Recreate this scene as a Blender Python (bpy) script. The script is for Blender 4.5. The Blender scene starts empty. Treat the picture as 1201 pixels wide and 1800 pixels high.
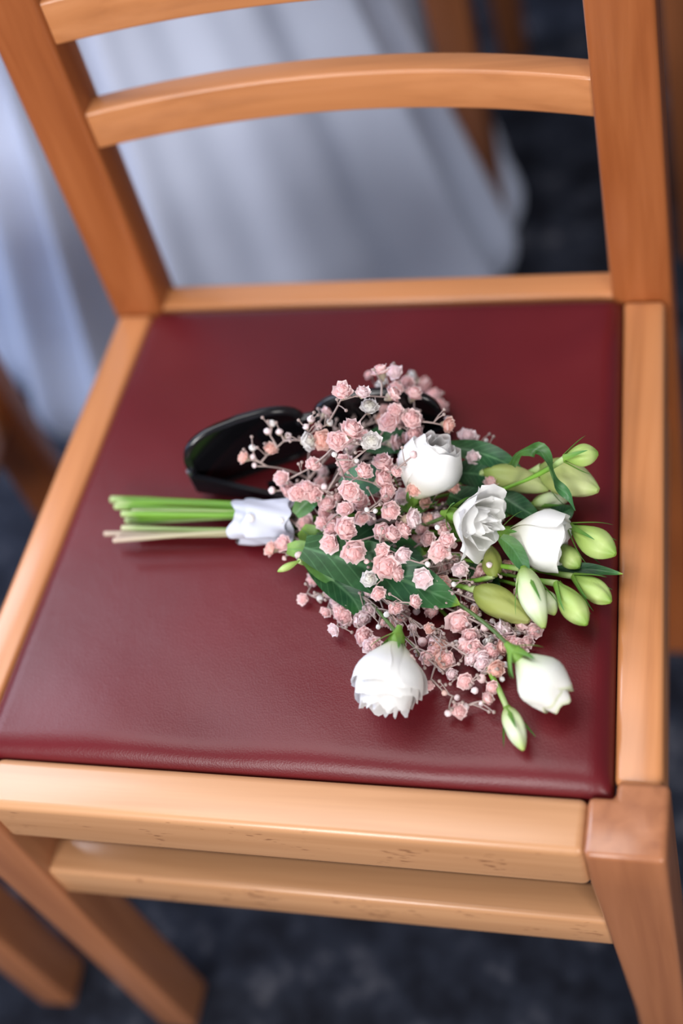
import bpy, bmesh, math, random
from mathutils import Vector, Matrix, Euler, Quaternion

# ---------------------------------------------------------------- camera, world, lights, exposure
SC = bpy.context.scene
COL = SC.collection
RNG = random.Random(11)

cam_data = bpy.data.cameras.new('camera')
cam = bpy.data.objects.new('camera', cam_data)
COL.objects.link(cam)
ROT = [[0.958265, -0.013745, 0.28555], [0.175168, 0.817606, -0.548485], [-0.225928, 0.575614, 0.785891]]
cam.matrix_world = Matrix.Translation([0.27895, -0.33388, 1.22037]) @ Matrix(ROT).to_4x4()
cam_data.sensor_fit = 'HORIZONTAL'
cam_data.sensor_width = 24.0
cam_data.lens = 50.906
cam_data.clip_start = 0.02
cam_data.dof.use_dof = True
cam_data.dof.focus_distance = 0.858
cam_data.dof.aperture_fstop = 1.95
SC.camera = cam

world = bpy.data.worlds.new('world')
SC.world = world
world.use_nodes = True
bg = world.node_tree.nodes['Background']
bg.inputs[0].default_value = (0.80, 0.86, 1.0, 1)
bg.inputs[1].default_value = 0.25


def area(name, loc, target, sx, sy, power, color):
    d = bpy.data.lights.new(name, 'AREA')
    d.shape = 'RECTANGLE'
    d.size, d.size_y = sx, sy
    d.energy = power
    d.color = color
    o = bpy.data.objects.new(name, d)
    COL.objects.link(o)
    o.location = loc
    o.rotation_euler = (Vector(target) - Vector(loc)).to_track_quat('-Z', 'Y').to_euler()
    return o


area('ceiling_light', (-0.55, 0.15, 3.0), (0, 0.15, 0.45), 1.5, 1.5, 38, (1.0, 0.985, 0.97))
area('window_light_left', (-2.2, 1.0, 2.5), (0, 0.15, 0.45), 1.3, 1.4, 56, (0.80, 0.86, 1.0))
area('window_light_front', (-0.6, -2.6, 2.0), (0, 0.1, 0.45), 0.8, 1.2, 66, (1.0, 0.99, 0.98))
area('fill_light_front_right', (1.7, -2.2, 1.6), (0, 0.1, 0.35), 0.9, 1.1, 44, (1.0, 0.96, 0.92))  # added fill standing in for bounce on the right-facing leg faces
area('window_light_side', (-3.0, 0.2, 1.3), (-0.3, 0.7, 0.3), 1.0, 1.4, 40, (0.42, 0.60, 1.0))

SC.view_settings.view_transform = 'Standard'
SC.view_settings.look = 'None'
SC.view_settings.exposure = 0.05
SC.view_settings.gamma = 1.0
SC.view_settings.use_curve_mapping = False


# ---------------------------------------------------------------- materials
def new_mat(name):
    m = bpy.data.materials.new(name)
    m.use_nodes = True
    nt = m.node_tree
    return m, nt, nt.nodes['Principled BSDF']


def N(nt, kind, **kw):
    n = nt.nodes.new(kind)
    for k, v in kw.items():
        setattr(n, k, v)
    return n


def ramp(nt, fac, stops):
    r = N(nt, 'ShaderNodeValToRGB')
    el = r.color_ramp.elements
    el[0].position, el[0].color = stops[0][0], stops[0][1] + (1,)
    el[1].position, el[1].color = stops[-1][0], stops[-1][1] + (1,)
    for p, c in stops[1:-1]:
        e = el.new(p)
        e.color = c + (1,)
    nt.links.new(fac, r.inputs[0])
    return r.outputs[0]


def simple(name, col, rough=0.5, spec=0.5, **extra):
    m, nt, b = new_mat(name)
    b.inputs['Base Color'].default_value = col + (1,)
    b.inputs['Roughness'].default_value = rough
    b.inputs['Specular IOR Level'].default_value = spec
    for k, v in extra.items():
        b.inputs[k.replace('_', ' ')].default_value = v
    return m


def wood(name, axis, dark, mid, light, flecks=False):
    m, nt, b = new_mat(name)
    tc = N(nt, 'ShaderNodeTexCoord')
    mp = N(nt, 'ShaderNodeMapping')
    s = [90, 90, 90]
    s[axis] = 4
    mp.inputs['Scale'].default_value = s
    nt.links.new(tc.outputs['Object'], mp.inputs[0])
    n1 = N(nt, 'ShaderNodeTexNoise')
    n1.inputs['Scale'].default_value = 1.0
    n1.inputs['Detail'].default_value = 5
    n1.inputs['Distortion'].default_value = 0.4
    nt.links.new(mp.outputs[0], n1.inputs['Vector'])
    c = ramp(nt, n1.outputs['Fac'], [(0.30, dark), (0.5, mid), (0.72, light)])
    if flecks:
        mp2 = N(nt, 'ShaderNodeMapping')
        s2 = [420, 420, 420]
        s2[axis] = 110
        mp2.inputs['Scale'].default_value = s2
        mp2.inputs['Rotation'].default_value = (0, 0.5, 0)
        nt.links.new(tc.outputs['Object'], mp2.inputs[0])
        n2 = N(nt, 'ShaderNodeTexNoise')
        n2.inputs['Scale'].default_value = 1.0
        n2.inputs['Detail'].default_value = 1
        nt.links.new(mp2.outputs[0], n2.inputs['Vector'])
        n3 = N(nt, 'ShaderNodeTexNoise')
        n3.inputs['Scale'].default_value = 34.0
        nt.links.new(tc.outputs['Object'], n3.inputs['Vector'])
        geo = N(nt, 'ShaderNodeSeparateXYZ')
        nt.links.new(tc.outputs['Normal'], geo.inputs[0])
        side = N(nt, 'ShaderNodeMath', operation='LESS_THAN')
        nt.links.new(geo.outputs['Y'], side.inputs[0])
        side.inputs[1].default_value = -0.8
        mul = N(nt, 'ShaderNodeMath', operation='MULTIPLY')
        nt.links.new(n2.outputs['Fac'], mul.inputs[0])
        nt.links.new(n3.outputs['Fac'], mul.inputs[1])
        f = ramp(nt, mul.outputs[0], [(0.345, (0, 0, 0)), (0.42, (0.7, 0.7, 0.7))])
        mul2 = N(nt, 'ShaderNodeMath', operation='MULTIPLY')
        nt.links.new(f, mul2.inputs[0])
        nt.links.new(side.outputs[0], mul2.inputs[1])
        mx = N(nt, 'ShaderNodeMix', data_type='RGBA')
        nt.links.new(mul2.outputs[0], mx.inputs['Factor'])
        nt.links.new(c, mx.inputs['A'])
        mx.inputs['B'].default_value = (0.20, 0.075, 0.03, 1)
        c = mx.outputs['Result']
    nt.links.new(c, b.inputs['Base Color'])
    b.inputs['Roughness'].default_value = 0.36
    b.inputs['Specular IOR Level'].default_value = 0.35
    b.inputs['Coat Weight'].default_value = 0.5
    b.inputs['Coat Roughness'].default_value = 0.21
    return m


WD, WM, WL = (0.45, 0.170, 0.060), (0.55, 0.218, 0.080), (0.61, 0.255, 0.100)
WOOD_X = wood('beech_x', 0, WD, WM, WL)
WOOD_Y = wood('beech_y', 1, WD, WM, WL)
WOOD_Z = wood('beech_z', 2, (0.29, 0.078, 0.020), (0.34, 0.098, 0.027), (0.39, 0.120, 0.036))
WOOD_RAIL = wood('beech_flecked', 0, (0.50, 0.245, 0.112), (0.56, 0.282, 0.135), (0.61, 0.318, 0.156), flecks=True)
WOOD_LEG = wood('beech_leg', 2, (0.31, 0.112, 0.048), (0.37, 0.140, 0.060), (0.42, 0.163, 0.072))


def leather():
    m, nt, b = new_mat('burgundy_leatherette')
    tc = N(nt, 'ShaderNodeTexCoord')
    n = N(nt, 'ShaderNodeTexNoise')
    n.inputs['Scale'].default_value = 9
    n.inputs['Detail'].default_value = 3
    nt.links.new(tc.outputs['Object'], n.inputs['Vector'])
    c = ramp(nt, n.outputs['Fac'], [(0.3, (0.100, 0.0055, 0.0085)), (0.7, (0.122, 0.0072, 0.0115))])
    nt.links.new(c, b.inputs['Base Color'])
    v = N(nt, 'ShaderNodeTexVoronoi')
    v.inputs['Scale'].default_value = 900
    nt.links.new(tc.outputs['Object'], v.inputs['Vector'])
    n2 = N(nt, 'ShaderNodeTexNoise')
    n2.inputs['Scale'].default_value = 17
    n2.inputs['Detail'].default_value = 4
    nt.links.new(tc.outputs['Object'], n2.inputs['Vector'])
    b1 = N(nt, 'ShaderNodeBump')
    b1.inputs['Strength'].default_value = 0.16
    b1.inputs['Distance'].default_value = 0.0004
    nt.links.new(v.outputs['Distance'], b1.inputs['Height'])
    b2 = N(nt, 'ShaderNodeBump')
    b2.inputs['Strength'].default_value = 0.26
    b2.inputs['Distance'].default_value = 0.003
    nt.links.new(n2.outputs['Fac'], b2.inputs['Height'])
    nt.links.new(b1.outputs[0], b2.inputs['Normal'])
    nt.links.new(b2.outputs[0], b.inputs['Normal'])
    b.inputs['Roughness'].default_value = 0.36
    b.inputs['Specular IOR Level'].default_value = 0.34
    return m


LEATHER = leather()


def carpet():
    m, nt, b = new_mat('dark_marled_carpet')
    tc = N(nt, 'ShaderNodeTexCoord')
    n = N(nt, 'ShaderNodeTexNoise')
    n.inputs['Scale'].default_value = 17
    n.inputs['Detail'].default_value = 6
    n.inputs['Roughness'].default_value = 0.65
    nt.links.new(tc.outputs['Object'], n.inputs['Vector'])
    c = ramp(nt, n.outputs['Fac'], [(0.40, (0.008, 0.009, 0.015)), (0.55, (0.022, 0.026, 0.040)), (0.72, (0.105, 0.105, 0.125))])
    nt.links.new(c, b.inputs['Base Color'])
    b.inputs['Roughness'].default_value = 0.9
    b.inputs['Specular IOR Level'].default_value = 0.15
    return m


def cloth_mat():
    m, nt, b = new_mat('white_satin')
    tc = N(nt, 'ShaderNodeTexCoord')
    n = N(nt, 'ShaderNodeTexNoise')
    n.inputs['Scale'].default_value = 7
    nt.links.new(tc.outputs['Object'], n.inputs['Vector'])
    c = ramp(nt, n.outputs['Fac'], [(0.3, (0.49, 0.54, 0.70)), (0.7, (0.57, 0.63, 0.80))])  # white satin with the blue of the cool light mixed into its colour
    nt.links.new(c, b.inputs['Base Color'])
    b.inputs['Roughness'].default_value = 0.45
    b.inputs['Sheen Weight'].default_value = 0.2
    return m


def leaf_veins(nt, at, c):
    """pale midrib and faint side veins from the leaf's own across / along values"""
    ac = N(nt, 'ShaderNodeAttribute', attribute_name='across')
    ab = N(nt, 'ShaderNodeMath', operation='ABSOLUTE')
    nt.links.new(ac.outputs['Fac'], ab.inputs[0])
    ph = N(nt, 'ShaderNodeMath', operation='MULTIPLY_ADD')
    nt.links.new(at.outputs['Fac'], ph.inputs[0])
    ph.inputs[1].default_value = 62.0
    sc = N(nt, 'ShaderNodeMath', operation='MULTIPLY')
    nt.links.new(ab.outputs[0], sc.inputs[0])
    sc.inputs[1].default_value = -13.0
    nt.links.new(sc.outputs[0], ph.inputs[2])
    sn = N(nt, 'ShaderNodeMath', operation='SINE')
    nt.links.new(ph.outputs[0], sn.inputs[0])
    side = ramp(nt, sn.outputs[0], [(0.80, (0, 0, 0)), (1.0, (0.30, 0.30, 0.30))])
    mid = ramp(nt, ab.outputs[0], [(0.03, (0.6, 0.6, 0.6)), (0.12, (0, 0, 0))])
    mx0 = N(nt, 'ShaderNodeMath', operation='MAXIMUM')
    nt.links.new(side, mx0.inputs[0])
    nt.links.new(mid, mx0.inputs[1])
    mx = N(nt, 'ShaderNodeMix', data_type='RGBA')
    nt.links.new(mx0.outputs[0], mx.inputs['Factor'])
    nt.links.new(c, mx.inputs['A'])
    mx.inputs['B'].default_value = (0.11, 0.25, 0.11, 1)
    return mx.outputs['Result']


def tint_mat(name, stops, rough=0.5, translucent=0.3, sss=0.0, veins=False, spec=0.35):
    """colour runs along the petal / bud / leaf from its base (0) to its tip (1)"""
    m, nt, b = new_mat(name)
    at = N(nt, 'ShaderNodeAttribute', attribute_name='along')
    c = ramp(nt, at.outputs['Fac'], stops)
    if veins:
        c = leaf_veins(nt, at, c)
        tc = N(nt, 'ShaderNodeTexCoord')
        n = N(nt, 'ShaderNodeTexNoise')
        n.inputs['Scale'].default_value = 140
        nt.links.new(tc.outputs['Object'], n.inputs['Vector'])
        hv = N(nt, 'ShaderNodeMath', operation='MULTIPLY_ADD')
        nt.links.new(n.outputs['Fac'], hv.inputs[0])
        hv.inputs[1].default_value = 1.1
        hv.inputs[2].default_value = 0.45
        mx = N(nt, 'ShaderNodeMix', data_type='RGBA', blend_type='MULTIPLY')
        mx.inputs['Factor'].default_value = 1.0
        nt.links.new(c, mx.inputs['A'])
        nt.links.new(hv.outputs[0], mx.inputs['B'])
        c = mx.outputs['Result']
    nt.links.new(c, b.inputs['Base Color'])
    b.inputs['Roughness'].default_value = rough
    b.inputs['Specular IOR Level'].default_value = spec
    if sss:
        b.inputs['Subsurface Weight'].default_value = sss
        b.inputs['Subsurface Radius'].default_value = (1.0, 0.75, 0.7)
        b.inputs['Subsurface Scale'].default_value = 0.004
    if translucent:
        t = N(nt, 'ShaderNodeBsdfTranslucent')
        nt.links.new(c, t.inputs['Color'])
        mix = N(nt, 'ShaderNodeMixShader')
        mix.inputs[0].default_value = translucent
        nt.links.new(b.outputs[0], mix.inputs[1])
        nt.links.new(t.outputs[0], mix.inputs[2])
        nt.links.new(mix.outputs[0], nt.nodes['Material Output'].inputs[0])
    return m


PETAL = tint_mat('white_petal', [(0.0, (0.62, 0.68, 0.36)), (0.22, (0.86, 0.85, 0.74)), (0.5, (0.90, 0.89, 0.87)), (1.0, (0.93, 0.92, 0.91))], 0.5, 0.25)
PETAL_BUD = tint_mat('closed_petal', [(0.0, (0.45, 0.58, 0.20)), (0.22, (0.74, 0.79, 0.58)), (0.55, (0.86, 0.86, 0.80)), (0.93, (0.88, 0.87, 0.82)), (1.0, (0.62, 0.66, 0.40))], 0.5, 0.2)
BUDS = {
    'w': tint_mat('bud_white_green', [(0.0, (0.28, 0.42, 0.08)), (0.35, (0.62, 0.72, 0.40)), (0.7, (0.72, 0.78, 0.56)), (1.0, (0.40, 0.52, 0.14))], 0.45, 0.12),
    'g': tint_mat('bud_green', [(0.0, (0.16, 0.30, 0.04)), (0.45, (0.38, 0.53, 0.13)), (0.8, (0.50, 0.63, 0.22)), (1.0, (0.24, 0.42, 0.06))], 0.42, 0.12),
    'y': tint_mat('bud_yellow_green', [(0.0, (0.20, 0.29, 0.06)), (0.4, (0.40, 0.46, 0.15)), (0.85, (0.58, 0.64, 0.30)), (1.0, (0.40, 0.52, 0.16))], 0.45, 0.12),
    'o': tint_mat('bud_olive', [(0.0, (0.20, 0.25, 0.04)), (0.5, (0.33, 0.36, 0.09)), (1.0, (0.40, 0.43, 0.14))], 0.5, 0.12),
}
LEAVES = {
    'd': tint_mat('leaf_dark', [(0.0, (0.030, 0.085, 0.025)), (0.6, (0.016, 0.080, 0.030)), (0.93, (0.04, 0.15, 0.035)), (1.0, (0.28, 0.42, 0.03))], 0.42, 0.15, veins=True, spec=0.3),
    'm': tint_mat('leaf_mid', [(0.0, (0.07, 0.17, 0.03)), (1.0, (0.045, 0.17, 0.06))], 0.4, 0.15, veins=True, spec=0.5),
    'l': tint_mat('leaf_light', [(0.0, (0.20, 0.36, 0.06)), (1.0, (0.07, 0.21, 0.06))], 0.42, 0.2, veins=True),
    't': tint_mat('leaf_teal', [(0.0, (0.04, 0.14, 0.07)), (1.0, (0.09, 0.24, 0.15))], 0.45, 0.15, veins=True),
}
FLORET = {
    'p': tint_mat('floret_pink', [(0.0, (0.93, 0.46, 0.46)), (0.4, (0.96, 0.64, 0.63)), (1.0, (0.97, 0.79, 0.78))], 0.65, 0.30),
    'l': tint_mat('floret_pale', [(0.0, (0.93, 0.62, 0.65)), (0.4, (0.96, 0.76, 0.78)), (1.0, (0.97, 0.87, 0.88))], 0.65, 0.30),
    'o': tint_mat('floret_peach', [(0.0, (0.88, 0.42, 0.34)), (0.4, (0.93, 0.56, 0.48)), (1.0, (0.95, 0.72, 0.65))], 0.65, 0.30),
    'w': tint_mat('floret_white', [(0.0, (0.68, 0.62, 0.50)), (0.5, (0.84, 0.81, 0.78)), (1.0, (0.90, 0.88, 0.87))], 0.65, 0.30),
}
TWIG = simple('dry_twig', (0.38, 0.29, 0.265), 0.7)
CALYX = simple('floret_calyx', (0.40, 0.33, 0.24), 0.7)
SEPAL = tint_mat('sepal_green', [(0.0, (0.20, 0.36, 0.05)), (1.0, (0.05, 0.19, 0.04))], 0.45, 0.15)
STEM_G = [tint_mat('stem_green', [(0.0, (0.13, 0.30, 0.025)), (0.9, (0.17, 0.36, 0.04)), (1.0, (0.45, 0.55, 0.25))], 0.4, 0.05),
          tint_mat('stem_pale', [(0.0, (0.24, 0.36, 0.10)), (0.9, (0.33, 0.42, 0.17)), (1.0, (0.58, 0.58, 0.36))], 0.45, 0.05),
          tint_mat('stem_woody', [(0.0, (0.33, 0.33, 0.17)), (0.7, (0.42, 0.37, 0.24)), (1.0, (0.50, 0.38, 0.30))], 0.6, 0.0)]
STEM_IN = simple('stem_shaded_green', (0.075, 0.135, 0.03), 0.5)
RIBBON = simple('white_ribbon', (0.55, 0.57, 0.66), 0.5, 0.4)
PEARL = simple('pearl', (0.90, 0.88, 0.84), 0.12, 0.7, Coat_Weight=0.5)
BLACK = simple('black_acetate', (0.006, 0.006, 0.008), 0.16, 0.5)
LENS = simple('dark_lens', (0.004, 0.004, 0.005), 0.06, 0.5)
METAL = simple('hinge_metal', (0.22, 0.23, 0.27), 0.4, 0.5, Metallic=1.0)


# ---------------------------------------------------------------- mesh helpers
class MB:
    """collects vertices, faces, a base-to-tip value and material slots for ONE mesh"""

    def __init__(self):
        self.v, self.f, self.t, self.mi = [], [], [], []

    def grid(self, rows, ts=None, mi=0, wrap=False):
        """rows: list of equally long lists of points; ts: value per row"""
        b = len(self.v)
        n = len(rows[0])
        for i, r in enumerate(rows):
            for p in r:
                self.v.append(tuple(p))
                self.t.append(ts[i] if ts else 0.5)
        for i in range(len(rows) - 1):
            for j in range(n if wrap else n - 1):
                k = (j + 1) % n
                self.f.append((b + i * n + j, b + i * n + k, b + (i + 1) * n + k, b + (i + 1) * n + j))
                self.mi.append(mi)

    def cap(self, pts, t=0.5, mi=0):
        b = len(self.v)
        for p in pts:
            self.v.append(tuple(p))
            self.t.append(t)
        self.f.append(tuple(range(b, b + len(pts))))
        self.mi.append(mi)

    def tube(self, pts, radii, seg=8, ts=None, mi=0, caps=True):
        pts = [Vector(p) for p in pts]
        rows = []
        up = Vector((0, 0, 1))
        for i, p in enumerate(pts):
            d = (pts[min(i + 1, len(pts) - 1)] - pts[max(i - 1, 0)])
            if d.length < 1e-9:
                d = Vector((1, 0, 0))
            d.normalize()
            if abs(d.dot(up)) > 0.95:
                a = d.cross(Vector((1, 0, 0))).normalized()
            else:
                a = d.cross(up).normalized()
            c = d.cross(a)
            r = radii[i] if isinstance(radii, (list, tuple)) else radii
            rows.append([p + a * (r * math.cos(2 * math.pi * k / seg)) + c * (r * math.sin(2 * math.pi * k / seg)) for k in range(seg)])
        if ts is None:
            ts = [i / max(1, len(pts) - 1) for i in range(len(pts))]
        self.grid(rows, ts, mi, wrap=True)
        if caps:
            self.cap(list(reversed(rows[0])), ts[0], mi)
            self.cap(rows[-1], ts[-1], mi)

    def mesh(self, name, mats, smooth=True):
        me = bpy.data.meshes.new(name)
        me.from_pydata(self.v, [], self.f)
        for m in mats:
            me.materials.append(m)
        me.polygons.foreach_set('material_index', self.mi)
        me.polygons.foreach_set('use_smooth', [smooth] * len(self.f))
        a = me.attributes.new('along', 'FLOAT', 'POINT')
        a.data.foreach_set('value', self.t)
        me.update()
        return me


def link(name, me, parent=None, loc=(0, 0, 0)):
    o = bpy.data.objects.new(name, me)
    COL.objects.link(o)
    o.location = loc
    if parent is not None:
        o.parent = parent
    return o


def empty(name, loc=(0, 0, 0), rz=0.0, parent=None):
    o = bpy.data.objects.new(name, None)
    o.empty_display_size = 0.05
    COL.objects.link(o)
    o.location = loc
    o.rotation_euler = (0, 0, rz)
    if parent is not None:
        o.parent = parent
    return o


def tag(o, label, cat, group=None):
    o['label'] = label
    o['category'] = cat
    if group:
        o['group'] = group
    return o


def prism(name, sections, bevel, mat, parent=None, seg=3, smooth=True):
    """loft of polygons (same point count), closed at both ends, edges rounded"""
    bm = bmesh.new()
    rings = [[bm.verts.new(p) for p in s] for s in sections]
    n = len(rings[0])
    for a, b in zip(rings, rings[1:]):
        for j in range(n):
            k = (j + 1) % n
            bm.faces.new((a[j], a[k], b[k], b[j]))
    bm.faces.new(list(reversed(rings[0])))
    bm.faces.new(rings[-1])
    bmesh.ops.recalc_face_normals(bm, faces=bm.faces)
    if bevel:
        es = [e for e in bm.edges if len(e.link_faces) == 2 and e.calc_face_angle(0) > 0.5]
        bmesh.ops.bevel(bm, geom=es, offset=bevel, segments=seg, affect='EDGES', profile=0.5)
    me = bpy.data.meshes.new(name)
    bm.to_mesh(me)
    bm.free()
    me.materials.append(mat)
    for p in me.polygons:
        p.use_smooth = smooth
    if hasattr(me, 'set_sharp_from_angle'):
        me.set_sharp_from_angle(angle=0.6)
    return link(name, me, parent)


def rect(x0, x1, y0, y1, z):
    return [(x0, y0, z), (x1, y0, z), (x1, y1, z), (x0, y1, z)]


def rect_x(x, y0, y1, z0, z1):
    return [(x, y0, z0), (x, y1, z0), (x, y1, z1), (x, y0, z1)]


# ---------------------------------------------------------------- floor
fm = MB()
fm.grid([[(-3.5 + i * 7 / 8, -3 + j * 7 / 8, 0) for i in range(9)] for j in range(9)])
floor = link('floor', fm.mesh('floor', [carpet()]))
floor['kind'] = 'structure'

# ---------------------------------------------------------------- chairs
H = 0.47          # top of the seat frame
PY = 0.373        # front face of the rear posts at seat height
RAKE = 0.071


def post_y(z):
    return PY + (RAKE * (z - H) if z > H else 0.012 * (z - H) / H)


def cushion_mesh():
    nu, nv = 56, 56
    rows = []

    def pos(s):      # denser near the edges
        return 0.5 - 0.5 * math.cos(math.pi * s)
    for j in range(nv + 1):
        v = pos(j / nv)
        row = []
        for i in range(nu + 1):
            u = pos(i / nu) * 2 - 1
            y = 0.0005 + v * (PY - 0.001)
            half = 0.1972 + (0.1768 - 0.1972) * v
            x = u * half
            ex = (1 - abs(u)) * half
            ey0, ey1 = y, PY - y
            h = 1.0
            for e, w in ((ex, 0.012), (ey0, 0.017), (ey1, 0.014)):
                k = min(1.0, e / w)
                h *= math.sqrt(max(0.0, 1 - (1 - k) ** 2))
            dome = (1 - u * u) * (4 * v * (1 - v))
            # soft tension folds near the corners and the front
            fold = 0.0009 * math.sin(46 * x + 20 * y) * math.exp(-((ey0 - 0.03) / 0.03) ** 2)
            fold += 0.0012 * math.sin(70 * (x - y)) * math.exp(-((x - 0.155) ** 2 + (y - 0.335) ** 2) / 0.0009)
            row.append((x, y, H - 0.006 + 0.0135 * h + 0.0065 * dome + fold * h))
        rows.append(row)
    m = MB()
    m.grid(rows)
    # skirt that goes down behind the rails
    edge = rows[0] + [r[-1] for r in rows[1:]] + list(reversed(rows[-1]))[1:] + [r[0] for r in reversed(rows[1:-1])]
    m.grid([[(p[0] * 0.995, p[1], H - 0.02) for p in edge], edge], wrap=True)
    return m.mesh('seat_cushion', [LEATHER])


def slat(z0, z1, parent, name='back_slat'):
    secs = []
    for i in range(25):
        s = i / 24 * 2 - 1
        x = s * 0.172
        bow = 0.023 * (1 - s * s)
        ys = [post_y(z) + 0.004 + bow for z in (z0, z1)]
        secs.append([(x, ys[0], z0), (x, ys[0] + 0.019, z0), (x, ys[1] + 0.019, z1), (x, ys[1], z1)])
    return prism(name, secs, 0.0022, WOOD_X, parent)


def make_chair(name):
    c = empty(name)
    cu = link('seat_cushion', cushion_mesh(), c)
    cu['label'] = 'burgundy leatherette seat cushion'
    for s in (-1, 1):
        # front leg with a notched top block round the cushion corner; tapers on its inner side
        o = 0.2275
        top = [(0.1835, -0.0355), (o, -0.0355), (o, 0.010), (0.1985, 0.010), (0.1985, -0.0003), (0.1835, -0.0003)]
        bot = [(0.1950, -0.0335), (o, -0.0335), (o, 0.0095), (0.2045, 0.0095), (0.2045, 0.0085), (0.1950, 0.0085)]
        secs = []
        for z, k in ((0.0, 1.0), (0.20, 0.85), (0.40, 0.12), (0.43, 0.0), (0.4735, 0.0)):
            secs.append([(s * (a[0] + (b[0] - a[0]) * k), a[1] + (b[1] - a[1]) * k, z) for a, b in zip(top, bot)])
        if s < 0:
            secs = [list(reversed(q)) for q in secs]
        prism('front_leg', secs, 0.0038, WOOD_LEG, c, seg=3)
        # rear leg runs up as the back post
        secs = []
        for z in (0.0, 0.2, 0.42, H, 0.55, 0.65, 0.75, 0.87):
            y = post_y(z)
            w = 0.0 if z > 0.4 else 0.005 * (0.42 - z) / 0.42
            secs.append([(s * (0.1690 + w), y, z), (s * 0.2105, y, z), (s * 0.2105, y + 0.034, z), (s * (0.1690 + w), y + 0.034, z)])
        if s < 0:
            secs = [list(reversed(q)) for q in secs]
        prism('rear_leg', secs, 0.004, WOOD_Z, c)
        # side rail under the cushion edge
        prism('side_rail', [
            [(s * 0.1970, 0.009, H - 0.045), (s * 0.2235, 0.009, H - 0.045), (s * 0.2235, 0.009, H), (s * 0.1970, 0.009, H)],
            [(s * 0.1772, 0.372, H - 0.045), (s * 0.2055, 0.372, H - 0.045), (s * 0.2055, 0.372, H), (s * 0.1772, 0.372, H)]],
            0.004, WOOD_Y, c)
        prism('side_stretcher', [
            [(s * 0.2060, -0.006, 0.325), (s * 0.2200, -0.006, 0.325), (s * 0.2200, -0.006, 0.358), (s * 0.2060, -0.006, 0.358)],
            [(s * 0.1880, 0.372, 0.325), (s * 0.2020, 0.372, 0.325), (s * 0.2020, 0.372, 0.358), (s * 0.1880, 0.372, 0.358)]],
            0.003, WOOD_Y, c)
    prism('front_rail', [rect_x(-0.1838, -0.0335, -0.0002, H - 0.0465, H + 0.001), rect_x(0.1838, -0.0335, -0.0002, H - 0.0465, H + 0.001)], 0.0055, WOOD_RAIL, c, seg=5)
    prism('front_stretcher', [rect_x(-0.1905, -0.0300, -0.0040, 0.317, 0.357), rect_x(0.1905, -0.0300, -0.0040, 0.317, 0.357)], 0.004, WOOD_RAIL, c)
    prism('rear_rail', [rect_x(-0.172, PY + 0.0015, PY + 0.026, H - 0.042, H + 0.003), rect_x(0.172, PY + 0.0015, PY + 0.026, H - 0.042, H + 0.003)], 0.004, WOOD_X, c)
    prism('rear_stretcher', [rect_x(-0.175, PY + 0.004, PY + 0.022, 0.26, 0.29), rect_x(0.175, PY + 0.004, PY + 0.022, 0.26, 0.29)], 0.003, WOOD_X, c)
    slat(0.6175, 0.6465, c)
    slat(0.6990, 0.7300, c)
    slat(0.7900, 0.8550, c)
    return c


def copy_tree(o, parent=None):
    c = o.copy()
    COL.objects.link(c)
    c.parent = parent
    for ch in list(o.children):
        copy_tree(ch, c)
    return c


G = 'beech chairs with burgundy seats'
chair = tag(make_chair('wooden_chair'), 'beech chair with burgundy leatherette seat carrying the bouquet', 'chair', G)
c2 = copy_tree(chair)
c2.location = (-0.543, -0.008, 0)
c2.rotation_euler = (0, 0, math.radians(4))
c2['label'] = 'neighbouring beech chair of which only two brown legs show at the left edge'

# a small wooden table further back, its brown darkened for shade; only its legs come into view
WOOD_DARK = wood('shade_darkened_wood', 2, (0.15, 0.050, 0.018), (0.20, 0.068, 0.025), (0.25, 0.085, 0.032))
tb = tag(empty('side_table', (0.065, 1.09, 0)), 'shade-darkened brown wooden table whose legs stand right of the hanging white cloth', 'table')
for lx, ly in ((-0.105, -0.19), (-0.125, 0.18), (0.125, -0.20), (0.115, 0.18)):
    prism('leg', [rect(lx - 0.017, lx + 0.017, ly - 0.017, ly + 0.017, 0.0), rect(lx - 0.026, lx + 0.026, ly - 0.026, ly + 0.026, 0.70)], 0.004, WOOD_DARK, tb)
prism('table_top', [rect(-0.18, 0.18, -0.25, 0.25, 0.70), rect(-0.18, 0.18, -0.25, 0.25, 0.73)], 0.005, WOOD_DARK, tb)


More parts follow.
